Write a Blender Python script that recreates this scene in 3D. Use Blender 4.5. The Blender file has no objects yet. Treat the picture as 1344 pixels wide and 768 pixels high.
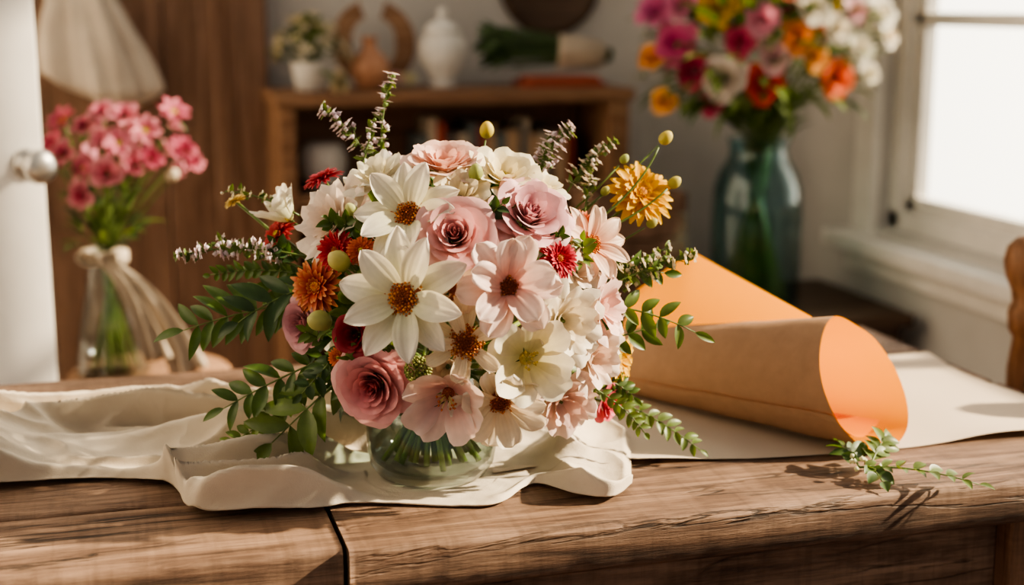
import bpy, math, random
from math import sin, cos, pi, radians, sqrt, exp
from mathutils import Vector, Matrix, noise
random.seed(7)
scene = bpy.context.scene
YAW = radians(16); C = cos(YAW); S = sin(YAW)
def at(a, b, z=0.0):
    return Vector((a*C+b*S, -a*S+b*C, z))
Rv = at(1, 0); Fv = at(0, 1); Zv = Vector((0, 0, 1))
def lerp(a, b, t): return a+(b-a)*t
def lc(a, b, t): return tuple(a[i]+(b[i]-a[i])*t for i in range(3))
def sst(x, a, b):
    t = max(0, min(1, (x-a)/(b-a))); return t*t*(3-2*t)
def rnd(a, b): return random.uniform(a, b)

# ------------------------------------------------------------------ mesh builder
class MB:
    def __init__(s): s.v = []; s.f = []; s.c = []; s.m = []
    def grid(s, P, Cc, mat=0, closed=False):
        n = len(P); m = len(P[0]); o = len(s.v)
        for i in range(n):
            for j in range(m):
                s.v.append(tuple(P[i][j])); s.c.append(tuple(Cc[i][j]))
        for i in range(n-1):
            for j in range(m if closed else m-1):
                k = (j+1) % m
                s.f.append((o+i*m+j, o+i*m+k, o+(i+1)*m+k, o+(i+1)*m+j)); s.m.append(mat)
    def tube(s, pts, r0, r1, c0, c1, mat=0, seg=6, cap=True):
        n = len(pts); P = []; Cc = []
        up = Vector((.31, .52, .79))
        for i, p in enumerate(pts):
            d = (pts[min(i+1, n-1)]-pts[max(i-1, 0)])
            d = d.normalized() if d.length > 1e-9 else Vector((0, 0, 1))
            x = d.cross(up)
            if x.length < .05: x = d.cross(Vector((1, 0, 0)))
            x.normalize(); y = d.cross(x)
            t = i/max(1, n-1); r = lerp(r0, r1, t); c = lc(c0, c1, t)
            P.append([p+(x*cos(2*pi*k/seg)+y*sin(2*pi*k/seg))*r for k in range(seg)])
            Cc.append([c]*seg)
        o = len(s.v); s.grid(P, Cc, mat, True)
        if cap:
            s.f.append(tuple(o+k for k in range(seg))[::-1]); s.m.append(mat)
            e = o+(n-1)*seg
            s.f.append(tuple(e+k for k in range(seg))); s.m.append(mat)
    def lathe(s, prof, cen, seg, col, mat=0, axis=None, capb=True, capt=True, fn=None):
        n = axis.normalized() if axis else Vector((0, 0, 1))
        x = n.orthogonal().normalized() if axis else Vector((1, 0, 0)); y = n.cross(x)
        P = []; Cc = []
        for i, pr in enumerate(prof):
            r, h = pr[0], pr[1]; c = pr[2] if len(pr) > 2 else col
            row = []
            for k in range(seg):
                a = 2*pi*k/seg; rr = r*(fn(a, i) if fn else 1)
                row.append(cen+n*h+(x*cos(a)+y*sin(a))*rr)
            P.append(row); Cc.append([c]*seg)
        o = len(s.v); s.grid(P, Cc, mat, True)
        if capb: s.f.append(tuple(o+k for k in range(seg))[::-1]); s.m.append(mat)
        if capt:
            e = o+(len(prof)-1)*seg; s.f.append(tuple(e+k for k in range(seg))); s.m.append(mat)
    def box(s, a, b, col=(.5, .5, .5), mat=0, M=None):
        o = len(s.v)
        for z in (a[2], b[2]):
            for x, y in ((a[0], a[1]), (b[0], a[1]), (b[0], b[1]), (a[0], b[1])):
                p = Vector((x, y, z))
                if M: p = M @ p
                s.v.append(tuple(p)); s.c.append(col)
        for f in ((3, 2, 1, 0), (4, 5, 6, 7), (0, 1, 5, 4), (1, 2, 6, 5), (2, 3, 7, 6), (3, 0, 4, 7)):
            s.f.append(tuple(o+i for i in f)); s.m.append(mat)
    def blob(s, p, r, col, mat=0):
        o = len(s.v)
        R = Matrix.Rotation(rnd(0, 6), 3, 'Z') @ Matrix.Rotation(rnd(0, 3), 3, 'X')
        for d in ((1, 0, 0), (-1, 0, 0), (0, 1, 0), (0, -1, 0), (0, 0, 1), (0, 0, -1)):
            s.v.append(tuple(p+(R @ Vector(d))*r)); s.c.append(col)
        for f in ((0, 2, 4), (2, 1, 4), (1, 3, 4), (3, 0, 4), (2, 0, 5), (1, 2, 5), (3, 1, 5), (0, 3, 5)):
            s.f.append(tuple(o+i for i in f)); s.m.append(mat)
    def build(s, name, mats, parent=None, smooth=True, bevel=0, solid=0, subd=0):
        me = bpy.data.meshes.new(name); me.from_pydata(s.v, [], s.f)
        ca = me.color_attributes.new(name='Col', type='FLOAT_COLOR', domain='POINT')
        flat = []
        for c in s.c: flat += [max(0, c[0]), max(0, c[1]), max(0, c[2]), 1]
        ca.data.foreach_set('color', flat)
        for m in mats: me.materials.append(m)
        me.polygons.foreach_set('material_index', s.m)
        me.polygons.foreach_set('use_smooth', [smooth]*len(s.f))
        me.update()
        ob = bpy.data.objects.new(name, me); scene.collection.objects.link(ob)
        if parent: ob.parent = parent
        if subd:
            md = ob.modifiers.new('sub', 'SUBSURF'); md.levels = subd; md.render_levels = subd
        if solid:
            md = ob.modifiers.new('sol', 'SOLIDIFY'); md.thickness = solid; md.offset = 0
        if bevel:
            md = ob.modifiers.new('bev', 'BEVEL'); md.width = bevel; md.segments = 2; md.limit_method = 'ANGLE'
        return ob
def empty(name, loc=None):
    e = bpy.data.objects.new(name, None); scene.collection.objects.link(e)
    e.empty_display_size = .05
    return e

# ------------------------------------------------------------------ materials
def newmat(name):
    m = bpy.data.materials.new(name); m.use_nodes = True
    nt = m.node_tree
    for n in list(nt.nodes): nt.nodes.remove(n)
    out = nt.nodes.new('ShaderNodeOutputMaterial')
    return m, nt, out
def N(nt, t, **k):
    n = nt.nodes.new(t)
    for a, b in k.items(): setattr(n, a, b)
    return n
def ramp(nt, stops):
    r = N(nt, 'ShaderNodeValToRGB'); cr = r.color_ramp
    while len(cr.elements) < len(stops): cr.elements.new(.5)
    for e, (p, c) in zip(cr.elements, stops): e.position = p; e.color = (*c, 1) if len(c) == 3 else c
    return r
def mat_vc(name, rough=.6, transl=.25, nscale=60, namt=.12, spec=.3, bump=.1, tgain=(1, 1, 1)):
    m, nt, out = newmat(name); L = nt.links.new
    at_ = N(nt, 'ShaderNodeAttribute', attribute_name='Col')
    tc = N(nt, 'ShaderNodeTexCoord')
    no = N(nt, 'ShaderNodeTexNoise'); no.inputs['Scale'].default_value = nscale; no.inputs['Detail'].default_value = 4
    L(tc.outputs['Object'], no.inputs['Vector'])
    r = ramp(nt, [(.25, (1-namt*2,)*3), (.7, (1, 1, 1))]); L(no.outputs['Fac'], r.inputs[0])
    mx = N(nt, 'ShaderNodeMixRGB', blend_type='MULTIPLY'); mx.inputs[0].default_value = 1
    L(at_.outputs['Color'], mx.inputs[1]); L(r.outputs[0], mx.inputs[2])
    p = N(nt, 'ShaderNodeBsdfPrincipled'); L(mx.outputs[0], p.inputs['Base Color'])
    p.inputs['Roughness'].default_value = rough; p.inputs['Specular IOR Level'].default_value = spec
    bp_ = N(nt, 'ShaderNodeBump'); bp_.inputs['Strength'].default_value = bump; bp_.inputs['Distance'].default_value = .002
    L(no.outputs['Fac'], bp_.inputs['Height']); L(bp_.outputs[0], p.inputs['Normal'])
    if transl > 0:
        t = N(nt, 'ShaderNodeBsdfTranslucent')
        g = N(nt, 'ShaderNodeMixRGB', blend_type='MULTIPLY'); g.inputs[0].default_value = 1; g.inputs[2].default_value = (*tgain, 1)
        L(mx.outputs[0], g.inputs[1]); L(g.outputs[0], t.inputs['Color'])
        ms = N(nt, 'ShaderNodeMixShader'); ms.inputs[0].default_value = transl
        L(p.outputs[0], ms.inputs[1]); L(t.outputs[0], ms.inputs[2]); L(ms.outputs[0], out.inputs[0])
    else: L(p.outputs[0], out.inputs[0])
    return m
def mat_wood(name, dark, mid, light, grain='X', rough=.5, sc=1.0, bump=.35, worn=.35, crack=0):
    m, nt, out = newmat(name); L = nt.links.new
    tc = N(nt, 'ShaderNodeTexCoord'); at_ = N(nt, 'ShaderNodeAttribute', attribute_name='Col')
    sca = N(nt, 'ShaderNodeVectorMath', operation='SCALE'); sca.inputs['Scale'].default_value = 9.0
    L(at_.outputs['Vector'], sca.inputs[0])
    ad = N(nt, 'ShaderNodeVectorMath', operation='ADD'); L(tc.outputs['Object'], ad.inputs[0]); L(sca.outputs[0], ad.inputs[1])
    def nz(l, c, det, rg=.6, dist=0):
        mm = N(nt, 'ShaderNodeMapping'); v = [c*sc]*3; v['XYZ'.index(grain)] = l*sc
        mm.inputs['Scale'].default_value = v; L(ad.outputs[0], mm.inputs[0])
        n = N(nt, 'ShaderNodeTexNoise'); n.inputs['Scale'].default_value = 1; n.inputs['Detail'].default_value = det
        n.inputs['Roughness'].default_value = rg; n.inputs['Distortion'].default_value = dist
        L(mm.outputs[0], n.inputs['Vector']); return n
    n1 = nz(2.2, 26, 9, .68, 1.3); n2 = nz(10, 230, 5, .75); n3 = nz(5, 11, 7, .65)
    r1 = ramp(nt, [(.30, dark), (.47, mid), (.66, light)]); L(n1.outputs['Fac'], r1.inputs[0])
    r2 = ramp(nt, [(.32, (.35, .32, .30)), (.55, (1, 1, 1))]); L(n2.outputs['Fac'], r2.inputs[0])
    m1 = N(nt, 'ShaderNodeMixRGB', blend_type='MULTIPLY'); m1.inputs[0].default_value = .85
    L(r1.outputs[0], m1.inputs[1]); L(r2.outputs[0], m1.inputs[2])
    r3 = ramp(nt, [(.48, (0, 0, 0)), (.68, (worn,)*3)]); L(n3.outputs['Fac'], r3.inputs[0])
    m2 = N(nt, 'ShaderNodeMixRGB', blend_type='MIX'); L(r3.outputs[0], m2.inputs[0]); L(m1.outputs[0], m2.inputs[1])
    m2.inputs[2].default_value = (*[min(1, c*1.3) for c in light], 1)
    col = m2
    hh = N(nt, 'ShaderNodeMath', operation='ADD'); L(n1.outputs['Fac'], hh.inputs[0]); L(n2.outputs['Fac'], hh.inputs[1])
    if crack:
        n4 = nz(1.6, 17, 6, .55, .5)
        s1 = N(nt, 'ShaderNodeMath', operation='SUBTRACT'); s1.inputs[1].default_value = .5; L(n4.outputs['Fac'], s1.inputs[0])
        ab = N(nt, 'ShaderNodeMath', operation='ABSOLUTE'); L(s1.outputs[0], ab.inputs[0])
        r4 = ramp(nt, [(.0, (.12, .10, .09)), (.006, (.3, .28, .26)), (.013, (1, 1, 1))]); L(ab.outputs[0], r4.inputs[0])
        n5 = nz(3, 5, 3); r5 = ramp(nt, [(.45, (0, 0, 0)), (.58, (crack,)*3)]); L(n5.outputs['Fac'], r5.inputs[0])
        m3 = N(nt, 'ShaderNodeMixRGB', blend_type='MULTIPLY'); L(r5.outputs[0], m3.inputs[0]); L(m2.outputs[0], m3.inputs[1]); L(r4.outputs[0], m3.inputs[2])
        n6 = nz(3.2, 9, 4, .5, 1.5); r6 = ramp(nt, [(.27, (.35, .30, .27)), (.40, (1, 1, 1))]); L(n6.outputs['Fac'], r6.inputs[0])
        m4 = N(nt, 'ShaderNodeMixRGB', blend_type='MULTIPLY'); m4.inputs[0].default_value = .8; L(m3.outputs[0], m4.inputs[1]); L(r6.outputs[0], m4.inputs[2])
        n7 = nz(95, 7, 3, .6, .4); r7 = ramp(nt, [(.38, (.72, .70, .68)), (.52, (1, 1, 1))]); L(n7.outputs['Fac'], r7.inputs[0])
        m5 = N(nt, 'ShaderNodeMixRGB', blend_type='MULTIPLY'); m5.inputs[0].default_value = .6; L(m4.outputs[0], m5.inputs[1]); L(r7.outputs[0], m5.inputs[2])
        col = m5
        h2 = N(nt, 'ShaderNodeMath', operation='ADD'); L(hh.outputs[0], h2.inputs[0]); L(r4.outputs[0], h2.inputs[1]); hh = h2
    p = N(nt, 'ShaderNodeBsdfPrincipled'); L(col.outputs[0], p.inputs['Base Color'])
    p.inputs['Specular IOR Level'].default_value = .35
    rr = ramp(nt, [(.3, (min(1, rough+.25),)*3), (.7, (rough,)*3)]); L(n1.outputs['Fac'], rr.inputs[0]); L(rr.outputs[0], p.inputs['Roughness'])
    b = N(nt, 'ShaderNodeBump'); b.inputs['Strength'].default_value = bump; b.inputs['Distance'].default_value = .003
    L(hh.outputs[0], b.inputs['Height']); L(b.outputs[0], p.inputs['Normal'])
    L(p.outputs[0], out.inputs[0]); return m
def mat_plain(name, c1, c2, nscale=5, rough=.6, metal=0, bump=.1, spec=.4):
    m, nt, out = newmat(name); L = nt.links.new
    tc = N(nt, 'ShaderNodeTexCoord'); no = N(nt, 'ShaderNodeTexNoise'); no.inputs['Scale'].default_value = nscale; no.inputs['Detail'].default_value = 6
    L(tc.outputs['Object'], no.inputs['Vector'])
    r = ramp(nt, [(.35, c1), (.65, c2)]); L(no.outputs['Fac'], r.inputs[0])
    p = N(nt, 'ShaderNodeBsdfPrincipled'); L(r.outputs[0], p.inputs['Base Color'])
    p.inputs['Roughness'].default_value = rough; p.inputs['Metallic'].default_value = metal; p.inputs['Specular IOR Level'].default_value = spec
    b = N(nt, 'ShaderNodeBump'); b.inputs['Strength'].default_value = bump; b.inputs['Distance'].default_value = .004
    L(no.outputs['Fac'], b.inputs['Height']); L(b.outputs[0], p.inputs['Normal'])
    L(p.outputs[0], out.inputs[0]); return m
def mat_cloth(name, c1, c2, transl=.12, weave=900):
    m, nt, out = newmat(name); L = nt.links.new
    tc = N(nt, 'ShaderNodeTexCoord'); no = N(nt, 'ShaderNodeTexNoise'); no.inputs['Scale'].default_value = 14; no.inputs['Detail'].default_value = 5
    L(tc.outputs['Object'], no.inputs['Vector'])
    r = ramp(nt, [(.3, c1), (.7, c2)]); L(no.outputs['Fac'], r.inputs[0])
    n2 = N(nt, 'ShaderNodeTexNoise'); n2.inputs['Scale'].default_value = weave; n2.inputs['Detail'].default_value = 2
    L(tc.outputs['Object'], n2.inputs['Vector'])
    n3 = N(nt, 'ShaderNodeTexNoise'); n3.inputs['Scale'].default_value = 55; n3.inputs['Detail'].default_value = 5; n3.inputs['Distortion'].default_value = 1.5
    L(tc.outputs['Object'], n3.inputs['Vector'])
    ma = N(nt, 'ShaderNodeMath', operation='MULTIPLY_ADD'); ma.inputs[1].default_value = 1.6; L(n3.outputs['Fac'], ma.inputs[0]); L(n2.outputs['Fac'], ma.inputs[2])
    p = N(nt, 'ShaderNodeBsdfPrincipled'); L(r.outputs[0], p.inputs['Base Color']); p.inputs['Roughness'].default_value = 1
    p.inputs['Specular IOR Level'].default_value = .03
    b = N(nt, 'ShaderNodeBump'); b.inputs['Strength'].default_value = .4; b.inputs['Distance'].default_value = .0012
    L(ma.outputs[0], b.inputs['Height']); L(b.outputs[0], p.inputs['Normal'])
    t = N(nt, 'ShaderNodeBsdfTranslucent'); L(r.outputs[0], t.inputs['Color'])
    ms = N(nt, 'ShaderNodeMixShader'); ms.inputs[0].default_value = transl
    L(p.outputs[0], ms.inputs[1]); L(t.outputs[0], ms.inputs[2]); L(ms.outputs[0], out.inputs[0]); return m
def mat_glass(name, tint, refl=.9, rough=.02, edge=.35, dk=.55):
    m, nt, out = newmat(name); L = nt.links.new
    tr = N(nt, 'ShaderNodeBsdfTransparent')
    lw = N(nt, 'ShaderNodeLayerWeight'); lw.inputs['Blend'].default_value = edge
    r = ramp(nt, [(0, tint), (.5, tuple(lerp(c, c*dk, .25) for c in tint)), (1, tuple(c*dk for c in tint))]); L(lw.outputs['Facing'], r.inputs[0])
    L(r.outputs[0], tr.inputs['Color'])
    gl = N(nt, 'ShaderNodeBsdfGlossy'); gl.inputs['Roughness'].default_value = rough; gl.inputs['Color'].default_value = (refl, refl, refl, 1)
    l2 = N(nt, 'ShaderNodeLayerWeight'); l2.inputs['Blend'].default_value = .5
    pw = N(nt, 'ShaderNodeMath', operation='POWER'); pw.inputs[1].default_value = 3.2; L(l2.outputs['Facing'], pw.inputs[0])
    ma = N(nt, 'ShaderNodeMath', operation='MULTIPLY_ADD'); ma.inputs[1].default_value = .6; ma.inputs[2].default_value = .035; L(pw.outputs[0], ma.inputs[0])
    ms = N(nt, 'ShaderNodeMixShader')
    L(ma.outputs[0], ms.inputs[0]); L(tr.outputs[0], ms.inputs[1]); L(gl.outputs[0], ms.inputs[2]); L(ms.outputs[0], out.inputs[0]); return m

M_petal = mat_vc('petal_material', .5, .30, 90, .07, .3, .2, (1.05, .95, .82))
M_leaf = mat_vc('leaf_material', .42, .25, 70, .2, .45, .25, (1.5, 1.5, .5))
M_seed = mat_vc('flower_centre_material', .8, 0, 300, .2, .2, .5)
BM = [M_petal, M_leaf, M_seed]
M_table = mat_wood('table_wood', (.046, .025, .016), (.160, .090, .056), (.34, .215, .142), 'X', .52, 1, .65, .5, .95)
M_tableZ = mat_wood('table_leg_wood', (.06, .028, .014), (.16, .075, .04), (.27, .14, .075), 'Z', .5, 1, .5, .3, .8)
M_doorwood = mat_wood('plank_door_wood', (.10, .055, .036), (.20, .115, .075), (.30, .185, .125), 'Z', .6, .6, .3, .3)
M_shelf = mat_wood('shelf_wood', (.15, .075, .040), (.27, .145, .080), (.38, .225, .13), 'X', .55, .8, .3, .2)
M_darkwood = mat_wood('dark_wood', (.03, .017, .01), (.07, .04, .024), (.11, .065, .04), 'X', .5, .8, .3, .2)
M_chair = mat_wood('chair_wood', (.10, .045, .022), (.20, .095, .045), (.30, .155, .08), 'Z', .35, .8, .2, .1)
M_wall = mat_plain('painted_plaster', (.52, .50, .47), (.58, .56, .53), 6, .85, 0, .15, .2)
M_white = mat_plain('white_paint', (.76, .73, .68), (.84, .81, .76), 12, .45, 0, .05)
M_floor = mat_wood('floor_wood', (.09, .045, .025), (.17, .09, .05), (.25, .14, .08), 'Y', .5, .5, .2, .2)
M_linen = mat_cloth('linen_cloth', (.60, .51, .40), (.71, .62, .50))
M_bag = mat_cloth('bag_cloth', (.58, .50, .41), (.70, .62, .52))
M_ribbon = mat_cloth('ribbon_cloth', (.46, .38, .29), (.56, .47, .37))
M_metal = mat_plain('aged_steel', (.42, .40, .37), (.58, .55, .51), 30, .35, .9, .1)
M_terra = mat_plain('glazed_terracotta', (.42, .20, .11), (.55, .29, .17), 12, .35)
M_ceram = mat_plain('white_ceramic', (.68, .66, .61), (.8, .78, .73), 20, .4)
M_glass = mat_glass('clear_glass', (.91, .965, .95), .95, .02, .35, .45)
M_glassL = mat_glass('smoky_glass', (.94, .97, .95), .8, .04, .3, .6)
M_glassB = mat_glass('blue_green_glass', (.70, .84, .85), .9, .04, .3, .6)
M_pane = mat_glass('window_glass', (.97, .98, .98), .5, .02, .1)
M_books = mat_vc('book_covers', .7, 0, 20, .1)

# ------------------------------------------------------------------ botany
class Fr:
    def __init__(s, o, n, spin=0):
        s.o = o; s.n = n.normalized(); x = s.n.orthogonal().normalized(); y = s.n.cross(x)
        s.x = x*cos(spin)+y*sin(spin); s.y = s.n.cross(s.x)
def pf_point(t): return max(.03, sin(pi*t**1.12)**.68) if 0 < t < 1 else .06
def pf_round(t): return max(.03, (t**.6)*(1-t**5)**.5*1.0)
def pf_strap(t): return .45+.55*sin(pi*min(1, t*.9)) if t < .97 else .25
def pf_leaf(t): return max(.01, sin(pi*t**.8)**.9)
def petal(mb, fr, phi, L, W, e0, e1, prof, cup, ruf, c0, c1, mat=0, nu=8, nv=6, rb=0., crease=.0, lift=0., pw=1., rib=0.):
    d = fr.x*cos(phi)+fr.y*sin(phi); sd = fr.n.cross(d)
    r = rb; h = lift; P = []; Cc = []; ph = rnd(0, 6); dl = L/nu; br = rnd(.92, 1.03); tw = rnd(-.12, .12)
    for i in range(nu+1):
        t = i/nu; a = e0+(e1-e0)*t**1.3
        if i: r += cos(a)*dl; h += sin(a)*dl
        nn = fr.n*cos(a)-d*sin(a); w = W*abs(prof(t)); row = []; cr = []
        for j in range(nv+1):
            s = -1+2*j/nv
            off = cup*w*s*s + ruf*L*sin(s*5+ph+t*3)*t*abs(s) - crease*W*exp(-(s*4)**2)*(1-t*.6) + tw*s*w*t
            if rib: off += rib*W*sin(s*15.5+ph)*sin(pi*min(1, t*1.05))
            row.append(fr.o+d*r+fr.n*h+sd*(s*w)+nn*off)
            k = br*(1-.07*abs(sin(s*9+ph)))
            c = lc(c0, c1, t**pw); cr.append((c[0]*k, c[1]*k*(.985 if rib else 1), c[2]*k))
        P.append(row); Cc.append(cr)
    mb.grid(P, Cc, mat)
def wrap(mb, fr, phi, R0, L, angs, half, rd, ruf, c0, c1, mat=0, nu=8, nv=10, wmin=.55, h0=0, notch=0):
    T = [(R0, h0)]; K = 20
    for i in range(K):
        t = (i+.5)/K
        a = (angs[0]*(1-t)**2+2*angs[1]*t*(1-t)+angs[2]*t*t)
        T.append((T[-1][0]+cos(a)*L/K, T[-1][1]+sin(a)*L/K))
    ph = rnd(0, 6); br = rnd(.90, 1.04); P = []; Cc = []
    for i in range(nu+1):
        t = i/nu; row = []; cr = []
        for j in range(nv+1):
            s = -1+2*j/nv
            tl = max(0, t*(1-rd*abs(s)**2.4-notch*exp(-(s*3)**2))); x = tl*K; q = min(K-1, int(x)); f = x-q
            r = lerp(T[q][0], T[q+1][0], f); h = lerp(T[q][1], T[q+1][1], f)
            rr = ruf*L*t*t*sin(s*6+ph)+ruf*.5*L*t*sin(s*11+ph*2)
            r += rr*.5; h += rr
            w = half*(wmin+(1-wmin)*sin(pi/2*min(1, t*1.5)))
            a = phi+s*w
            row.append(fr.o+(fr.x*cos(a)+fr.y*sin(a))*max(r, .0002)+fr.n*h)
            k = br*(1-.07*abs(sin(s*8+ph))); c = lc(c0, c1, t)
            cr.append((c[0]*k, c[1]*k, c[2]*k))
        P.append(row); Cc.append(cr)
    mb.grid(P, Cc, mat)
def centre(mb, fr, r, cols, dens=90, h=.6, lift=0):
    mb.lathe([(r*cos(a), r*h*sin(a)+lift, lc(cols[1], cols[0], a/1.57)) for a in [0, .3, .6, .9, 1.2, 1.5]], fr.o, 14, cols[0], 2, fr.n, True, True)
    for i in range(dens):
        q = sqrt((i+.5)/dens); a = i*2.39996; rr = r*1.18*q
        hh = r*h*sqrt(max(0, 1-min(1, q)**2))+lift+r*.10
        c = cols[0] if q < .35 else (cols[2] if random.random() < .5 else cols[1])
        mb.blob(fr.o+(fr.x*cos(a)+fr.y*sin(a))*rr+fr.n*hh, r*rnd(.07, .12), c, 2)
CC_OR = [(.30, .075, .02), (.48, .12, .025), (.80, .32, .06)]
CC_YG = [(.45, .40, .06), (.75, .55, .08), (.9, .75, .2)]
def anemone(mb, fr, d, c0, c1, n=8, W=.2, prof=pf_point, e=(28, -4), ruf=.015, cc=CC_OR, cr=.145, cup=.28):
    for ring in range(2):
        k = n//2 if ring else n-n//2
        for i in range(k):
            phi = 2*pi*(i+.5*ring)/k+rnd(-.1, .1)
            petal(mb, fr, phi, d*(.50-.03*ring)*rnd(.95, 1.05), d*W*rnd(.93, 1.08), radians(e[0]+10*ring+rnd(-7, 7)), radians(e[1]+8*ring+rnd(-14, 14)), prof, cup, ruf, c0, c1, nu=14, nv=16, rb=.03*d, crease=.10, lift=.004*ring, rib=.028, pw=.8)
    centre(mb, fr, d*cr, cc, 130, .55, d*.03)
def rose(mb, fr, d, ci, co, n=26, open_=1, ruf=.02, cc=None):
    for k in range(n):
        q = k/(n-1); phi = k*2.39996
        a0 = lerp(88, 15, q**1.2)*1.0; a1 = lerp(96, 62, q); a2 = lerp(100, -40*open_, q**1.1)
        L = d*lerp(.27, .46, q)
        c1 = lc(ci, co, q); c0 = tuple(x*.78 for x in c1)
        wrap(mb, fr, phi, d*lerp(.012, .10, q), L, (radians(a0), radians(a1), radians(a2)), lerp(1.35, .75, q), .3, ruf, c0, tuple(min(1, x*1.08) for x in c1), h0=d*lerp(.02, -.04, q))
def ruffle(mb, fr, d, ci, co, n=18, ruf=.05, cc=None, flat=0):
    for k in range(n):
        q = (k+1)/n; phi = k*2.39996
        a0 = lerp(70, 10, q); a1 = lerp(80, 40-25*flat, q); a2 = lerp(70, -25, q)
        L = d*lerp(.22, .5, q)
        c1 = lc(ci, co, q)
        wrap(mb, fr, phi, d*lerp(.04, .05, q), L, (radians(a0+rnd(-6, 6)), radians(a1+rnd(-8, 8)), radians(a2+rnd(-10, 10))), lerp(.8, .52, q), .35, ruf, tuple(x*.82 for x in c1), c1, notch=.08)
    if cc: centre(mb, fr, d*.07, cc, 40, .8, d*.06)
def cupf(mb, fr, d, c0, c1, n=7, opn=.6, cc=CC_YG):
    for k in range(n):
        phi = 2*pi*k/n*1.0+(.25 if k % 2 else 0); q = (k % 2)
        wrap(mb, fr, phi, d*.04, d*(.55+.04*q), (radians(35), radians(lerp(95, 50, opn)+6*q), radians(lerp(80, 10, opn)+rnd(-12, 12))), .62, .38, .045, c0, c1, nu=10, nv=12, wmin=.5)
    centre(mb, fr, d*.07, cc, 30, 1.2, d*.02)
    for k in range(12):
        a = rnd(0, 6.28); b = fr.o+(fr.x*cos(a)+fr.y*sin(a))*d*.12*rnd(.5, 1)+fr.n*d*rnd(.18, .26)
        mb.tube([fr.o+fr.n*d*.05, b], d*.006, d*.005, (.8, .75, .4), (.8, .6, .2), 2, 4); mb.blob(b, d*.018, cc[1], 2)
def mum(mb, fr, d, c0, c1, cc, rings=((24, .5, 6), (20, .42, 22), (16, .32, 42), (10, .2, 62)), W=.055, pw=2.6):
    for n, L, e in rings:
        for i in range(n):
            petal(mb, fr, 2*pi*i/n+rnd(-.12, .12), d*L*rnd(.9, 1.05), d*W, radians(e+rnd(-6, 8)), radians(e-18+rnd(-6, 8)), pf_strap, .5, .0, c0, c1, nu=4, nv=2, rb=.03*d, lift=d*.02, pw=pw)
    centre(mb, fr, d*.10, cc, 40, .8, d*.07)
def bud(mb, o, n, r, c0, c1, k=1.25):
    fr = Fr(o, n)
    prof = []
    for i in range(9):
        a = pi*i/8; prof.append((max(.0004, r*sin(a)*(1+.12*cos(a))), -cos(a)*r*k+r*k*.8, lc(c0, c1, i/8)))
    mb.lathe(prof, o, 12, c1, 0, fr.n, fn=lambda a, i: 1+.06*cos(a*5))
    for i in range(5):
        petal(mb, fr, 2*pi*i/5, r*2.0, r*.45, radians(5), radians(130), pf_leaf, .3, 0, (.10, .18, .04), (.25, .32, .08), 1, 6, 2, lift=-r*.25)
def leaf(mb, o, d, up, L, W, c, droop=.4, mat=1, nu=7, fold=.35, wave=.0):
    d = d.normalized(); sd = d.cross(up)
    if sd.length < .05: sd = d.cross(Vector((.3, .9, .2)))
    sd.normalize(); nn = sd.cross(d)
    fr = Fr(o, nn); fr.x = d; fr.y = nn.cross(d)
    k = rnd(.8, 1.2); c = tuple(x*k for x in c)
    petal(mb, fr, 0, L, W, radians(14), radians(-40*droop*2), pf_leaf, fold, wave, tuple(x*.85 for x in c), c, mat, nu, 4)
def bez(p0, p1, bend, n=10):
    m = (p0+p1)/2+bend
    return [p0*(1-t)**2+m*2*t*(1-t)+p1*t*t for t in [i/n for i in range(n+1)]]
G1 = (.085, .15, .03); G2 = (.15, .22, .05); G3 = (.05, .10, .028); GS = (.16, .23, .06)
def pl(path, t):
    x = t*(len(path)-1); i = min(len(path)-2, int(x)); return path[i].lerp(path[i+1], x-i), (path[i+1]-path[i]).normalized()
def leafy(mb, path, n, L, W, c=G1, t0=.12, ang=50, view=None, r=.0013, droop=.3):
    mb.tube(path, r, r*.45, GS, GS, 1, 5)
    view = view or -Fv
    for i in range(n):
        t = t0+(1-t0)*i/(n-1) if n > 1 else 1
        p, d = pl(path, t); sz = (1-.45*abs(t-.55)*1.5)
        side = d.cross(view).normalized()
        for sg in ((-1, 1) if i < n-1 else (0,)):
            dr = d*cos(radians(ang))+side*sg*sin(radians(ang))+Vector((rnd(-.2, .2), rnd(-.2, .2), rnd(-.2, .2)))
            if sg == 0: dr = d
            leaf(mb, p, dr, view+Vector((rnd(-.5, .5), rnd(-.5, .5), rnd(-.2, .6))), L*sz*rnd(.8, 1.15), W*sz*rnd(.85, 1.1), c, droop)
def floret(mb, path, n, col, sz=.004, c=G2, leaves=True, spread=.008):
    mb.tube(path, .0012, .0006, GS, GS, 1, 5)
    for i in range(n):
        t = .2+.8*i/n; p, d = pl(path, t)
        off = Vector((rnd(-1, 1), rnd(-1, 1), rnd(-1, 1))).normalized()*spread*(1.15-t*.7)
        q = p+off+d*.004
        mb.tube([p, q], .0005, .0004, GS, GS, 1, 4)
        cc = lc(col, (.9, .85, .85), rnd(0, .6)) if random.random() < .8 else G2
        fr = Fr(q, off+d*.6, rnd(0, 6))
        if random.random() < .65:
            for k in range(5): petal(mb, fr, k*1.257, sz, sz*.42, .5, 0, pf_round, .1, 0, cc, cc, 0, 3, 2)
            mb.blob(q+fr.n*sz*.15, sz*.2, (.7, .5, .2), 2)
        else: mb.blob(q, sz*.5, cc, 0)
        if leaves and i % 3 == 0:
            leaf(mb, p, off.normalized()+d*.5, -Fv, .012, .0025, G2, .2, nu=4)

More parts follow.
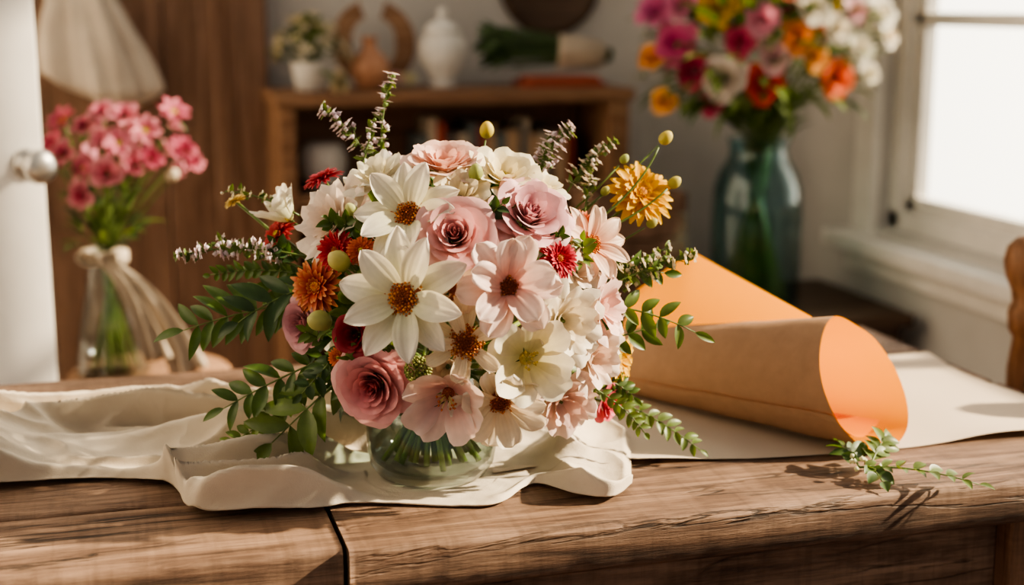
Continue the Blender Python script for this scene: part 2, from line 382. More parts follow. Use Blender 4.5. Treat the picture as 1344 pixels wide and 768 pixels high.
# ------------------------------------------------------------------ room shell
YB = 3.6; XR = 1.75
def simple(name, boxes, mat, bevel=0, parent=None, smooth=False):
    mb = MB()
    for b in boxes: mb.box(b[0], b[1], b[2] if len(b) > 2 else (rnd(0, 1), rnd(0, 1), rnd(0, 1)))
    return mb.build(name, [mat], parent, smooth, bevel)
simple('floor', [((-1.3+.16*i, -.6, -.05), (-1.3+.16*i+.157, YB, 0)) for i in range(20)], M_floor)
simple('wall_back', [((-1.3, YB, 0), (XR+.12, YB+.12, 2.6))], M_wall)
simple('wall_left', [((-1.42, .6, 0), (-1.3, YB+.12, 2.6))], M_wall)
WY0, WY1, WZ0, WZ1 = .75, 2.97, .70, 2.42
simple('wall_right', [((XR, -.2, 0), (XR+.12, YB, WZ0)), ((XR, -.2, WZ1), (XR+.12, YB, 2.6)), ((XR, WY1, WZ0), (XR+.12, YB, WZ1)), ((XR, -.2, WZ0), (XR+.12, WY0, WZ1))], M_wall)
simple('baseboard_back', [((-1.3, YB-.018, 0), (XR, YB, .12))], M_white, .004)
simple('baseboard_right', [((XR-.018, -.2, 0), (XR, YB-.02, .12))], M_white, .004)
w = empty('window_1')
x0 = XR-.02
simple('casing', [((x0, WY1-.005, WZ0-.02), (XR+.001, WY1+.085, WZ1+.1)), ((x0, WY0-.085, WZ0-.02), (XR+.001, WY0+.005, WZ1+.1)), ((x0-.003, WY0-.1, WZ1-.005), (XR+.001, WY1+.1, WZ1+.1))], M_white, .005, w)
simple('sill', [((XR-.075, WY0-.13, WZ0-.055), (XR+.1, WY1+.13, WZ0-.018)), ((XR-.025, WY0-.1, WZ0-.11), (XR, WY1+.1, WZ0-.055))], M_white, .006, w)
fr_ = []
fr_ += [((XR+.03, WY1-.05, WZ0), (XR+.1, WY1, WZ1)), ((XR+.03, WY0, WZ0), (XR+.1, WY0+.05, WZ1)), ((XR+.03, WY0, WZ1-.05), (XR+.1, WY1, WZ1)), ((XR+.03, WY0, WZ0-.018), (XR+.1, WY1, WZ0+.045))]
for y in [2.43, 1.84, 1.46]: fr_.append(((XR+.035, y-.022, WZ0), (XR+.09, y+.022, WZ1)))
for y, y1 in [(2.43, WY1-.05), (1.84, 2.43), (1.46, 1.84), (.8, 1.46)]:
    fr_.append(((XR+.045, y, WZ0+.03), (XR+.08, y1, WZ0+.08)))
    fr_.append(((XR+.045, y, 1.17), (XR+.08, y1, 1.20)))
    if y > .9: fr_.append(((XR+.045, y, 1.80), (XR+.08, y1, 1.83)))
fr_.append(((XR+.045, WY1-.09, WZ0), (XR+.08, WY1-.04, WZ1)))
simple('sash_frame', fr_, M_white, .004, w)
simple('glass_panes', [((XR+.06, WY0+.02, WZ0+.02), (XR+.063, WY1-.02, WZ1-.02))], M_pane, 0, w)

d2 = empty('door_2')
pk = [((-.72+.145*i, YB-.05, .02), (-.72+.145*i+.142, YB-.005, 2.15)) for i in range(7)]
simple('planks', pk, M_doorwood, .004, d2)
simple('door_frame', [((.30, YB-.075, 0), (.395, YB-.001, 2.3)), ((-.82, YB-.075, 0), (-.73, YB-.001, 2.3)), ((-.82, YB-.075, 2.16), (.395, YB-.001, 2.3)), ((.262, YB-.06, 0), (.30, YB-.001, 2.2))], M_doorwood, .006, d2)

d1 = empty('door_1')
Md = Matrix.Translation(Vector((-.095, 2.264, 0))) @ Matrix.Rotation(radians(180+20), 4, 'Z')
mb = MB()
mb.box((0, -.02, .01), (.85, .02, 2.05), M=Md)
for zz in ((.15, .75), (1.0, 1.9)):
    mb.box((.10, .02, zz[0]), (.13, .03, zz[1]), M=Md); mb.box((.72, .02, zz[0]), (.75, .03, zz[1]), M=Md)
    mb.box((.10, .02, zz[0]-.03), (.75, .03, zz[0]), M=Md); mb.box((.10, .02, zz[1]), (.75, .03, zz[1]+.03), M=Md)
    mb.box((.16, .02, zz[0]+.04), (.69, .026, zz[1]-.04), M=Md)
mb.build('door_leaf', [M_white], d1, False, .004)
mb = MB()
kn = Md @ Vector((.024, .02, 1.0)); ax = (Md.to_3x3() @ Vector((0, 1, 0)))
kn.z = .985
mb.lathe([(.024, 0), (.024, .004), (.020, .008), (.009, .012), (.009, .03), (.013, .036), (.023, .044), (.026, .054), (.024, .062), (.016, .068), (.004, .070)], kn, 28, (.5, .5, .5), 0, ax)
mb.build('door_knob', [M_metal], d1, True)

# ------------------------------------------------------------------ table
tb = empty('wooden_table')
T0 = .75; TX1 = 1.07; TX0 = -1.0
mb = MB()
def plank(x0, x1, y0, y1, z=T0):
    c = (rnd(0, 1), rnd(0, 1), rnd(0, 1)); n = int((x1-x0)/.006); P = []
    th = .046; q = .004
    sec = [(y0, z-th+q), (y0-.0005, z-th*.5), (y0, z-q*1.6), (y0+q*.4, z-q*.5), (y0+q*1.5, z)]
    sec += [(lerp(y0+q*1.5, y1-q, k/8), z) for k in range(1, 8)]+[(y1-q, z), (y1, z-q), (y1, z-th+q), (y1-q, z-th), (y0+q, z-th)]
    sd = rnd(0, 50)
    for i in range(n+1):
        x = lerp(x0, x1, i/n); row = []
        for k, (yy, zz) in enumerate(sec):
            fe = 1 if k < 5 else 0
            dy = fe*(.0022*noise.noise(Vector((x*9, zz*25, sd)))+.0012*noise.noise(Vector((x*45, zz*60, sd))))
            dz = 0
            if k in (2, 3, 4): dz = -.0022*max(0, noise.noise(Vector((x*28, sd, 3))))*(1.4 if k == 3 else .8)
            elif zz == z: dz = -.0009*abs(noise.noise(Vector((x*7, yy*30, sd))))
            row.append(Vector((x, yy+dy, zz+dz)))
        P.append(row)
    o = len(mb.v); m = len(sec)
    mb.grid(P, [[c]*m]*(n+1), 0, True)
    mb.f.append(tuple(o+k for k in range(m))); mb.m.append(0)
    mb.f.append(tuple(o+n*m+k for k in range(m))[::-1]); mb.m.append(0)
plank(.187, TX1, 1.168, 1.335); plank(TX0, .183, 1.180, 1.335, T0-.0015)
plank(TX0, TX1+.002, 1.338, 1.505); plank(TX0, TX1-.002, 1.508, 1.672); plank(TX0, TX1, 1.675, 1.842)
mb.build('table_top', [M_table], tb, True)
simple('apron', [((TX0+.12, 1.225, .585), (.885, 1.25, .704)), ((TX0+.12, 1.76, .585), (.885, 1.785, .704)), ((.925, 1.28, .585), (.95, 1.72, .704))], M_table, .003, tb)
simple('legs', [((.885, 1.20, 0), (.965, 1.28, .704)), ((.885, 1.73, 0), (.965, 1.81, .704)), ((TX0+.04, 1.20, 0), (TX0+.12, 1.28, .704)), ((TX0+.04, 1.73, 0), (TX0+.12, 1.81, .704))], M_tableZ, .005, tb)

# ------------------------------------------------------------------ linen cloth
VB = 1.378
VC = at(-.081, VB, 0)
stn = [(-.62, -.70, 1.345, 1.56), (-.507, -.58, 1.341, 1.555), (-.406, -.472, 1.36, 1.59), (-.335, -.40, 1.335, 1.60), (-.292, -.364, 1.262, 1.60), (-.196, -.25, 1.268, 1.62),
       (-.142, -.181, 1.290, 1.65), (-.053, -.06, 1.284, 1.66), (-.0124, 0, 1.290, 1.62), (.021, .045, 1.345, 1.57), (.06, .09, 1.312, 1.535), (.094, .115, 1.300, 1.52), (.118, .13, 1.345, 1.50)]
def cat(p, t):
    x = t*(len(p)-1); i = min(len(p)-2, int(x)); f = x-i
    g = lambda k: p[max(0, min(len(p)-1, k))]
    a, b, c, d = g(i-1), g(i), g(i+1), g(i+2)
    return tuple(.5*(2*b[k]+(c[k]-a[k])*f+(2*a[k]-5*b[k]+4*c[k]-d[k])*f*f+(3*b[k]-a[k]-3*c[k]+d[k])*f**3) for k in range(len(b)))
def ridge(x, y, z, p): return max(0, 1-1.75*abs(noise.noise(Vector((x, y, z)))))**p
mb = MB(); P = []; Cc = []
NU, NV = 460, 200
for i in range(NU+1):
    u = i/NU; sa, sb, fb, bb = cat(stn, u); row = []
    for j in range(NV+1):
        v = j/NV
        a = lerp(sa, sb, v); b = lerp(fb, bb, v)
        wx = noise.noise(Vector((a*6, b*6, 3.1))); wy = noise.noise(Vector((a*6, b*6, 9.4)))
        lf = 1-sst(u, .48, .64)
        la = a+b*.35; lb = b-a*.28
        r1 = ridge(la*3.0+wx*.3, lb*15+wy*.8, 1.3, 2.2)
        r2 = ridge(la*6+wx*.5, lb*31+wy*1.0, 5.2, 2.0)
        r3 = ridge(a*15+wy, b*20+wx, 8.8, 2.0)
        hl = .044*r1+.013*r2+.002*r3
        ang = math.atan2(b-VB, a+.081)
        rd = sqrt((a+.081)**2+(b-VB)**2)
        q1 = ridge(ang*1.35+wx*.5+3.3, rd*4, 2.2, 2.5)
        q2 = ridge(a*11+wy*.6, b*13+wx*.6, 4.4, 2.4)
        hr = (.026*q1+.013*q2)*sst(rd, .08, .15)+.003*r3
        h = lerp(hr, hl, lf)
        h *= .06+.94*sst(rd, .075, .14)
        fv = exp(-((a+.081)/.085)**2)*(1 if b < VB-.01 else 0)
        h *= 1-.8*fv
        hem = .010*exp(-((v-.045)/.035)**2)*(.4+1.1*max(0, noise.noise(Vector((a*9, 2, 1)))+.4))*(1-.75*fv)
        h = h*(sst(v, -.01, .07)*.9+.1)*(sst(1-v, 0, .07)*.9+.1)*(.15+.85*sst(1-u, 0, .05))+hem*sst(rd, .07, .11)
        h += .0010*noise.noise(Vector((a*60, b*60, 1)))+.0025
        if rd < .068: h = .0022
        p = at(a+.10*h*wx, b-.65*h, T0+max(.0015, h)); row.append(p)
    P.append(row); Cc.append([(1, 1, 1)]*(NV+1))
mb.grid(P, Cc)
mb.build('linen_cloth', [M_linen], None, True, 0, .0014)

# ------------------------------------------------------------------ main vase
Vz = T0+.0035
vb = MB()
po = [(.002, 0), (.046, 0), (.055, .003), (.0625, .014), (.0655, .032), (.0655, .055), (.062, .078), (.055, .098), (.051, .115), (.052, .128), (.055, .136)]
pi_ = [(.053, .136), (.050, .128), (.049, .115), (.053, .097), (.060, .078), (.0634, .055), (.0632, .033), (.060, .019), (.052, .012), (.002, .011)]
vb.lathe([(r, h) for r, h in po+pi_], Vector((VC.x, VC.y, Vz)), 72, (1, 1, 1))
vb.build('glass_vase', [M_glass], None, True)
wb = MB()
wb.lathe([(.002, .0125), (.051, .013), (.0595, .020), (.0627, .033), (.0630, .055), (.0602, .073), (.059, .078), (.002, .0785)], Vector((VC.x, VC.y, Vz)), 64, (1, 1, 1))
mw = mat_glass('water', (.95, .985, .96), .6, .02, .25, .85)
ow = wb.build('water', [mw], bpy.data.objects['glass_vase'], True)

# ------------------------------------------------------------------ bouquet
BC = at(-.0555, 1.409, .921)
Vv = Zv*.98+Fv*.199; Wv = -Fv*.98+Zv*.199
def bp(u, v, w=0.):
    k = (1-w/144)/100
    return BC+Rv*(u*k)+Vv*(v*k)+Wv*(w/100)
def dw(u, v):
    r2 = (u/17)**2+(v/16.5)**2
    return 14.5*sqrt(1-r2) if r2 < 1 else -1.5*min(2, r2-1)
def bn(n): return (Rv*n[0]+Vv*n[1]+Wv*n[2]).normalized()
bq = empty('flower_bouquet')
WH = (.91, .86, .76); CR = (.90, .80, .60); BL = (.90, .70, .58); MV = (.72, .40, .43); LP = (.87, .60, .55)
fl = MB()
def F(u, v, d, kind, nrm, w=None, sink=0, **k):
    w0 = dw(u, v) if w is None else w
    o = bp(u, v, w0-sink); nn = bn(nrm); fr = Fr(o-nn*d*.001, nn, rnd(0, 6)); d = d/100
    kind(fl, fr, d, **k)
    root = bp(u*.25-1, v*.25-4, w0*.2)
    fl.tube(bez(root, o-nn*.002, -nn*.02, 6), .0018, .0016, GS, GS, 1, 6)
F(-4.5, 9.3, 10.4, anemone, (-.15, .40, .9), sink=-1.0, c0=(.70, .72, .40), c1=WH, n=10, W=.118, ruf=.03)
F(-4.8, .8, 12.4, anemone, (-.2, 0, .98), sink=-2.2, c0=(.70, .72, .40), c1=WH, n=10, W=.108, ruf=.03, e=(26, -8), cr=.13)
F(5.9, 1.9, 10.6, anemone, (.1, .12, .98), sink=-1.6, c0=(.85, .40, .32), c1=(.93, .80, .72), n=11, W=.18, prof=pf_round, e=(52, -5), ruf=.09)
F(1.5, -3.8, 7.8, anemone, (0, -.1, 1), sink=-1.2, c0=(.88, .70, .42), c1=CR, n=11, W=.120, prof=pf_round, e=(20, -5), cr=.19, ruf=.03)
F(.3, 1.6, 6.2, anemone, (-.1, .2, .95), sink=.4, c0=(.86, .66, .42), c1=(.90, .74, .56), n=8, W=.16, prof=pf_round, ruf=.04)
F(14.0, 6.2, 8.4, anemone, (.55, .2, .8), sink=-.6, c0=(.90, .42, .25), c1=(.92, .76, .62), n=12, W=.105, ruf=.04)
F(4.8, -10.0, 9.6, anemone, (.1, -.50, .85), sink=-.5, c0=(.85, .70, .46), c1=(.90, .84, .70), n=10, W=.17, prof=pf_round, e=(36, 0), ruf=.06)
F(-.5, -9.2, 8.6, cupf, (-.1, -.45, .88), c0=(.80, .40, .36), c1=(.91, .72, .64), n=8, opn=.8, cc=CC_OR)
F(7.6, -5.4, 9.0, cupf, (.15, -.05, .97), sink=-.3, c0=(.80, .76, .36), c1=(.91, .85, .70), n=8, opn=.8)
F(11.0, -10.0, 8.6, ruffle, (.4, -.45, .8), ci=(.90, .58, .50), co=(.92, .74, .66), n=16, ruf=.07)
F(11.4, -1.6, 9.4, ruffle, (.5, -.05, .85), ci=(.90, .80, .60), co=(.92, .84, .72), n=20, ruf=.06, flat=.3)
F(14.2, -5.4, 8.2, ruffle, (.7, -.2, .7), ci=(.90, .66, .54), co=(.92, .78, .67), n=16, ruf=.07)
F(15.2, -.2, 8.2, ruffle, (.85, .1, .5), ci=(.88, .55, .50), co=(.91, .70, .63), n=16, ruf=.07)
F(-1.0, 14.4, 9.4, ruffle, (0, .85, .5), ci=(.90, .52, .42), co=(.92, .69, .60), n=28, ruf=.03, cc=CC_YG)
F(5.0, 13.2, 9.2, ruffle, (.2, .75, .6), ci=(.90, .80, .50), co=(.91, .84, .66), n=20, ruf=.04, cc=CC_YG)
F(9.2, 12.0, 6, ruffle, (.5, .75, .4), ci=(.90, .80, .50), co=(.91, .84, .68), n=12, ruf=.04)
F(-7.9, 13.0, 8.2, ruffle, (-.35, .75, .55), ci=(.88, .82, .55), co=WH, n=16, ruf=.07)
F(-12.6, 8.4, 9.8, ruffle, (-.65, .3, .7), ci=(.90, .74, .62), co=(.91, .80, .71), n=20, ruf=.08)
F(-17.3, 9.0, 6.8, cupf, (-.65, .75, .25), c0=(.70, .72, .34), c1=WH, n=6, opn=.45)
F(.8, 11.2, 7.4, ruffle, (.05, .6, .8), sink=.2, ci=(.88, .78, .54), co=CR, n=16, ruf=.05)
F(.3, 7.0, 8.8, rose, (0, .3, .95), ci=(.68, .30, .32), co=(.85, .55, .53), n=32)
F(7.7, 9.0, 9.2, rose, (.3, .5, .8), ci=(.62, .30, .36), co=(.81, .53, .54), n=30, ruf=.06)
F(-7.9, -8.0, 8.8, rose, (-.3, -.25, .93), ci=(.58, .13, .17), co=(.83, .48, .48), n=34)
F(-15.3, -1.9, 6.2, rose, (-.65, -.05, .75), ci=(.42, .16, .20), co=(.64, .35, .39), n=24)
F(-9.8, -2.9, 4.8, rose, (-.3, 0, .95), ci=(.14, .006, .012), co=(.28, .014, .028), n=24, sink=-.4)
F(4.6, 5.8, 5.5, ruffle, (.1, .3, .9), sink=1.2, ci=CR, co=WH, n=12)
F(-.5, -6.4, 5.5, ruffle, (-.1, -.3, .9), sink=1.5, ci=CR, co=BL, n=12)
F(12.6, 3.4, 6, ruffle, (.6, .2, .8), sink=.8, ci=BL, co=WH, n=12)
F(-14.1, 1.9, 5.6, mum, (-.35, .05, .95), c0=(.46, .02, .025), c1=(.80, .36, .12), cc=[(.5, .1, .02), (.8, .4, .05), (.9, .6, .1)], pw=4)
F(-18.3, 7.2, 4.4, mum, (-.6, .5, .6), c0=(.38, .02, .03), c1=(.58, .08, .09), cc=CC_YG)
F(-13.7, 13.0, 4.2, mum, (-.4, .9, .3), c0=(.45, .02, .05), c1=(.66, .12, .15), cc=CC_YG)
F(-12, 5.6, 4.0, mum, (-.3, .2, .95), sink=-.6, c0=(.38, .01, .02), c1=(.56, .04, .06), cc=CC_OR)
F(-9.3, 5.6, 3.0, mum, (-.2, .2, .95), c0=(.45, .04, .02), c1=(.62, .16, .06), cc=CC_YG)
F(10.9, 4.8, 4.0, mum, (.4, .2, .9), sink=-1.2, c0=(.38, .01, .03), c1=(.62, .05, .08), cc=CC_OR)
F(13.0, 8.2, 3.0, mum, (.4, .2, .9), sink=-.4, c0=(.5, .03, .02), c1=(.75, .25, .10), cc=CC_OR)
YL = (.84, .50, .004)
F(18.7, 11.4, 7.2, mum, (.30, .40, .85), c0=(.74, .34, .002), c1=YL, cc=[(.4, .15, .02), (.7, .3, .02), (.85, .5, .04)], W=.066, pw=1)
F(16.3, -5.2, 5.8, mum, (.75, .05, .65), c0=(.76, .38, .002), c1=YL, cc=CC_YG, W=.07, pw=1)
F(15.2, -10, 4.6, rose, (.8, -.3, .6), ci=(.50, .03, .08), co=(.80, .16, .22), n=22)
F(-11.7, -5.3, 2.2, mum, (-.3, 0, .95), c0=(.5, .05, .02), c1=(.75, .25, .08), cc=CC_YG)
F(-22.6, 10.6, 2.6, mum, (-.4, .8, .3), c0=(.6, .4, .1), c1=(.72, .58, .22), cc=CC_YG)
for (u, v, r, cA, cB) in [(-10.8, 4.0, .95, (.30, .34, .06), (.72, .62, .22)), (-12.6, -1.7, 1.0, (.30, .34, .08), (.55, .52, .2)), (-10, 9.2, .6, (.3, .36, .08), (.6, .6, .25)), (2.2, 12.8, .7, (.22, .28, .06), (.42, .45, .15)),
                          (2.9, 17.0, .72, (.45, .40, .06), (.78, .60, .12)), (20.6, 16.4, .66, (.4, .38, .06), (.72, .58, .14)), (21.5, 12, .6, (.3, .34, .06), (.68, .56, .14)), (19.3, 8, .5, (.3, .34, .06), (.62, .58, .2)), (14.7, 11.2, .45, (.3, .34, .06), (.62, .58, .2)), (16.6, 14.4, .45, (.3, .34, .06), (.5, .55, .2))]:
    w = dw(u, v); w = w+.8 if w > 0 else w
    n = bn((u/20, v/18+.2, .5)); o = bp(u, v, w)
    bud(fl, o, n, r/100, cA, cB)
    fl.tube(bez(bp(u*.45, v*.45, w*.4), o-n*.004, Vector((0, 0, -.012)), 6), .0013, .001, GS, GS, 1, 5)
o = bp(-3.4, -6.5, dw(-3.4, -6.5)+.3)
for i in range(140):
    q = i/140; th = math.acos(1-2*q); ph = i*2.4
    fl.blob(o+Vector((cos(ph)*sin(th), sin(ph)*sin(th), cos(th)))*.012, .0017, lc((.16, .2, .05), (.36, .36, .12), random.random()), 2)
for i in range(24):
    a = rnd(0, 2*pi); e = rnd(-.5, 1.2)
    n = Vector((cos(a)*cos(e), abs(sin(a))*cos(e)*.9+.25, sin(e)))
    nn = (Rv*n.x+Fv*n.y+Zv*n.z).normalized()
    o = BC+Rv*(n.x*.125)+Fv*(n.y*.12)+Zv*(n.z*.115+.004)
    fr = Fr(o, nn)
    k = random.choice([0, 1, 2, 1])
    col = random.choice([WH, CR, BL, LP])
    if k == 0: rose(fl, fr, .07, MV, LP, 18)
    elif k == 1: ruffle(fl, fr, .08, col, WH, 13)
    else: anemone(fl, fr, .08, CR, WH, W=.13)
fl.build('blooms', BM, bq, True)

gr = MB()
for i in range(420):
    z = rnd(-.9, 1); a = rnd(0, 2*pi); r = sqrt(1-z*z)
    n = Vector((cos(a)*r, sin(a)*r, z)); k = rnd(.62, .86)
    o = BC+Vector((n.x*.155, n.y*.14, n.z*.145))*k
    t = Vector((rnd(-1, 1), rnd(-1, 1), rnd(-1, 1)))
    leaf(gr, o, n+t*.7, n.cross(t)+Zv*.4, rnd(.028, .05), rnd(.006, .011), random.choice([G1, G3, G2]), .5)
def bpth(a, b, w0=1, w1=0, bend=(0, 1.5, .5), n=10):
    return bez(bp(a[0], a[1], w0), bp(b[0], b[1], w1), Rv*bend[0]/100+Vv*bend[1]/100+Wv*bend[2]/100, n)
LIL = (.70, .55, .62)
floret(gr, bpth((-7.5, 13), (-6.7, 23.2), 0, 0, (-1, 0, 0)), 44, LIL, .0066, spread=.010)
floret(gr, bpth((-8.5, 14), (-13.4, 19.6), 0, 0, (0, 1.5, 0)), 40, LIL, .0066, spread=.011)
floret(gr, bpth((-9.5, 14), (-8.4, 18.5), 2, 2, (0, 0, 0)), 18, LIL, .005, spread=.007)
floret(gr, bpth((-15, 4.8), (-28, 5.0), 3, 2, (0, 1.6, 0)), 66, LIL, .0064, spread=.010)
floret(gr, bpth((-15, 3.5), (-24, 6.5), 2, 0, (0, 0.2, 0)), 34, (.6, .52, .55), .005, spread=.008)
leafy(gr, bpth((-15, 3), (-25, 3.0), 2, 0, (0, 1, 0)), 11, .016, .004, G1)
floret(gr, bpth((-16, 9), (-23.5, 11.5), 0, -1, (0, 1, 0)), 20, (.6, .55, .3), .0045, G2)
floret(gr, bpth((7.7, 12), (11.6, 17.8), 0, 0, (-1, .5, 0)), 52, LIL, .0072, spread=.013)
floret(gr, bpth((8.5, 12), (9.2, 17.0), -1, -1, (-.4, .3, 0)), 30, LIL, .006, spread=.010)
floret(gr, bpth((10.8, 10.8), (15.4, 16.2), 0, -1, (-.6, .5, 0)), 34, (.72, .60, .50), .0064, spread=.011)
floret(gr, bpth((12.8, 9), (13.6, 15), 0, -1, (.3, .5, 0)), 28, (.62, .54, .36), .0055)
floret(gr, bpth((14, 1.0), (23.8, 4.8), 4, 2, (0, 1.0, 0)), 50, (.74, .64, .36), .0064, spread=.012)
floret(gr, bpth((14, 2.5), (21.5, 5.8), 3, 0, (0, .2, 0)), 26, (.6, .55, .45), .005)
gr.tube(bpth((13.5, 8), (20.4, 15.9), 1, 0, (1.5, -.5, 0)), .0015, .001, GS, GS, 1, 5)
gr.tube(bpth((13.5, 7), (21.3, 11.7), 1, 0, (.5, -.8, 0)), .0015, .001, GS, GS, 1, 5)
leafy(gr, bpth((-14, .5), (-27.6, -2.6), 3, 2, (0, .8, 0)), 9, .046, .0075, G1, view=Wv+Zv*.3)
leafy(gr, bpth((-14, 2), (-22, -1.8), 4, 5, (0, 1, 0)), 5, .045, .008, G3, view=Wv+Zv*.3)
leafy(gr, bpth((-14, -1), (-20, 2.8), 0, -2, (0, .5, 0)), 5, .035, .007, G1, view=Wv)
leafy(gr, bpth((-12, -5), (-23.5, -10.5), 4, 3, (0, .6, 0)), 8, .038, .007, G1, view=Wv+Zv*.2)
leafy(gr, bpth((-11, -7), (-18.6, -14.0), 5, 4, (.5, .8, 0)), 5, .060, .0105, G2, view=Wv+Zv*.2)
leafy(gr, bpth((-13, -7), (-23.4, -14.4), 3, 3, (1, 0, 0)), 14, .019, .005, G2, view=Wv)
leafy(gr, bpth((-11, -4), (-15.5, -9), 7, 6, (0, 0, 0)), 6, .022, .006, G3, view=Wv)
leafy(gr, bpth((14, 0), (24.2, -2.8), 4, 3, (0, 1.2, 0)), 6, .030, .0065, G2, view=Wv+Zv*.2)
leafy(gr, bpth((14, 3), (21, 3.2), 3, 1, (0, .5, 0)), 6, .026, .006, G1, view=Wv)
leafy(gr, bpth((14, -4), (20, -2.2), 2, 1, (0, 0, 0)), 5, .03, .007, G1, view=Wv)
leafy(gr, bpth((13, -8), (19.0, -13.0), 2, 1, (.8, .6, 0)), 9, .016, .004, G2, view=Wv)
leafy(gr, bpth((13, -7), (17.8, -9.4), 1, -1, (.8, .6, 0)), 7, .02, .005, G1, view=Wv)
leafy(gr, bpth((14, -9), (24.5, -14.8), -3, -3, (.6, .9, 0)), 11, .020, .005, G2, view=Wv+Zv)
for k in range(16):
    u, v = random.choice([(-11, 7.5), (-12.5, 3.5), (-9, 3), (-10, -.5), (-13, -4), (-9, -5.5), (-6, -4.5), (-3, -6), (10.5, 6.5), (12, 4.5), (-15.5, 5), (3, 9)])
    u += rnd(-1, 1); v += rnd(-1, 1); w = dw(u, v)-1.0
    p = bp(u, v, w)
    leafy(gr, bez(p, p+Wv*.015+Rv*rnd(-.02, .02)+Vv*rnd(-.02, .02), Vector((0, 0, 0)), 5), 4, .018, .005, random.choice([G1, G2, G3]), view=Wv)
gr.build('greenery', BM, bq, True)
st = MB()
for i in range(40):
    a = i*2.39996; r = .052*sqrt((i+.5)/40)
    b = Vector((VC.x+cos(a)*r, VC.y+sin(a)*r, Vz+.016+rnd(0, .006)))
    nk = Vector((VC.x-cos(a)*r*.25+rnd(-.008, .008), VC.y-sin(a)*r*.25+rnd(-.008, .008), Vz+.112))
    tp = BC+Vector((-cos(a)*.07, -sin(a)*.07, -.04+rnd(-.02, .02)))
    path = [b.lerp(nk, t/5) for t in range(5)]+[nk.lerp(tp, t/4) for t in range(5)]
    c = lc((.14, .24, .035), (.30, .38, .08), random.random())
    st.tube(path, .0030, .0025, c, c, 1, 8)
for i in range(10):
    a = rnd(0, 6.28); p = Vector((VC.x+cos(a)*.03, VC.y+sin(a)*.03, Vz+rnd(.06, .11)))
    leaf(st, p, Vector((cos(a), sin(a), .4)), Zv, .026, .006, G1)
st.build('stems', BM, bq, True)

# ------------------------------------------------------------------ loose sprig on the table
sp = MB()
q0 = at(.350, 1.368, T0+.012); q1 = at(.458, 1.330, T0+.007)
leafy(sp, bez(q0, q1, Vector((0, 0, .012)), 8), 8, .021, .0062, G2, view=Vector((0, -.3, 1)), droop=.2, t0=.05)
leafy(sp, bez(q0, at(.340, 1.40, T0+.024), Vector((0, 0, .004)), 6), 4, .026, .008, G1, view=Vector((0, -.6, .8)), t0=.2)
leafy(sp, bez(q0+Rv*.01, at(.385, 1.41, T0+.030), Vector((0, 0, .004)), 6), 5, .026, .0075, G2, view=Vector((0, -.6, .8)), t0=.2)
leafy(sp, bez(q0+Rv*.01, at(.365, 1.335, T0+.008), Vector((0, 0, .004)), 6), 3, .024, .007, G1, view=Vector((0, -.6, .8)), t0=.2)
for k in range(12):
    p = q0+Rv*rnd(-.01, .02)+Fv*rnd(-.008, .012)+Zv*rnd(-.002, .012); sp.blob(p, .0032, (.75, .75, .5), 0)
sp.build('leaf_sprig', BM, None, True)

# ------------------------------------------------------------------ paper sheet and kraft cone
def mat_paper(name, cf, cb, ct, tf, tb_):
    m, nt, out = newmat(name); L = nt.links.new
    tc = N(nt, 'ShaderNodeTexCoord'); no = N(nt, 'ShaderNodeTexNoise'); no.inputs['Scale'].default_value = 45; no.inputs['Detail'].default_value = 9; no.inputs['Roughness'].default_value = .7
    L(tc.outputs['Object'], no.inputs['Vector'])
    r = ramp(nt, [(.3, tuple(c*.82 for c in cf)), (.7, cf)]); L(no.outputs['Fac'], r.inputs[0])
    g = N(nt, 'ShaderNodeNewGeometry'); mc = N(nt, 'ShaderNodeMixRGB'); L(g.outputs['Backfacing'], mc.inputs[0]); L(r.outputs[0], mc.inputs[1]); mc.inputs[2].default_value = (*cb, 1)
    p = N(nt, 'ShaderNodeBsdfPrincipled'); L(mc.outputs[0], p.inputs['Base Color']); p.inputs['Roughness'].default_value = .95; p.inputs['Specular IOR Level'].default_value = .05
    b = N(nt, 'ShaderNodeBump'); b.inputs['Strength'].default_value = .2; b.inputs['Distance'].default_value = .002
    L(no.outputs['Fac'], b.inputs['Height']); L(b.outputs[0], p.inputs['Normal'])
    t = N(nt, 'ShaderNodeBsdfTranslucent'); t.inputs['Color'].default_value = (*ct, 1)
    mf = N(nt, 'ShaderNodeMix'); mf.data_type = 'FLOAT'; L(g.outputs['Backfacing'], mf.inputs[0]); mf.inputs[2].default_value = tf; mf.inputs[3].default_value = tb_
    ms = N(nt, 'ShaderNodeMixShader'); L(mf.outputs[0], ms.inputs[0])
    L(p.outputs[0], ms.inputs[1]); L(t.outputs[0], ms.inputs[2]); L(ms.outputs[0], out.inputs[0]); return m
M_kraft = mat_paper('kraft_paper', (.43, .265, .165), (.84, .30, .008), (.90, .34, .010), .0, .40)
M_sheet = mat_paper('parchment_paper', (.64, .53, .42), (.64, .53, .42), (.8, .6, .4), .05, .05)
sh = MB(); P = []
for i in range(61):
    u = i/60; row = []
    for j in range(31):
        v = j/30
        x = lerp(.36, 1.062, u)+.01*sin(v*7); y = lerp(1.325-.045*u, 1.62+.04*u, v)+.006*sin(u*9)
        z = T0+.0012+.005*max(0, noise.noise(Vector((x*6, y*6, 1))))+.007*max(0, 1-v*9)*max(0, sin(u*8+.5))
        row.append(Vector((x, y, z)))
    P.append(row)
sh.grid(P, [[(1, 1, 1)]*31]*61); sh.build('parchment_sheet', [M_sheet], None, True, 0)

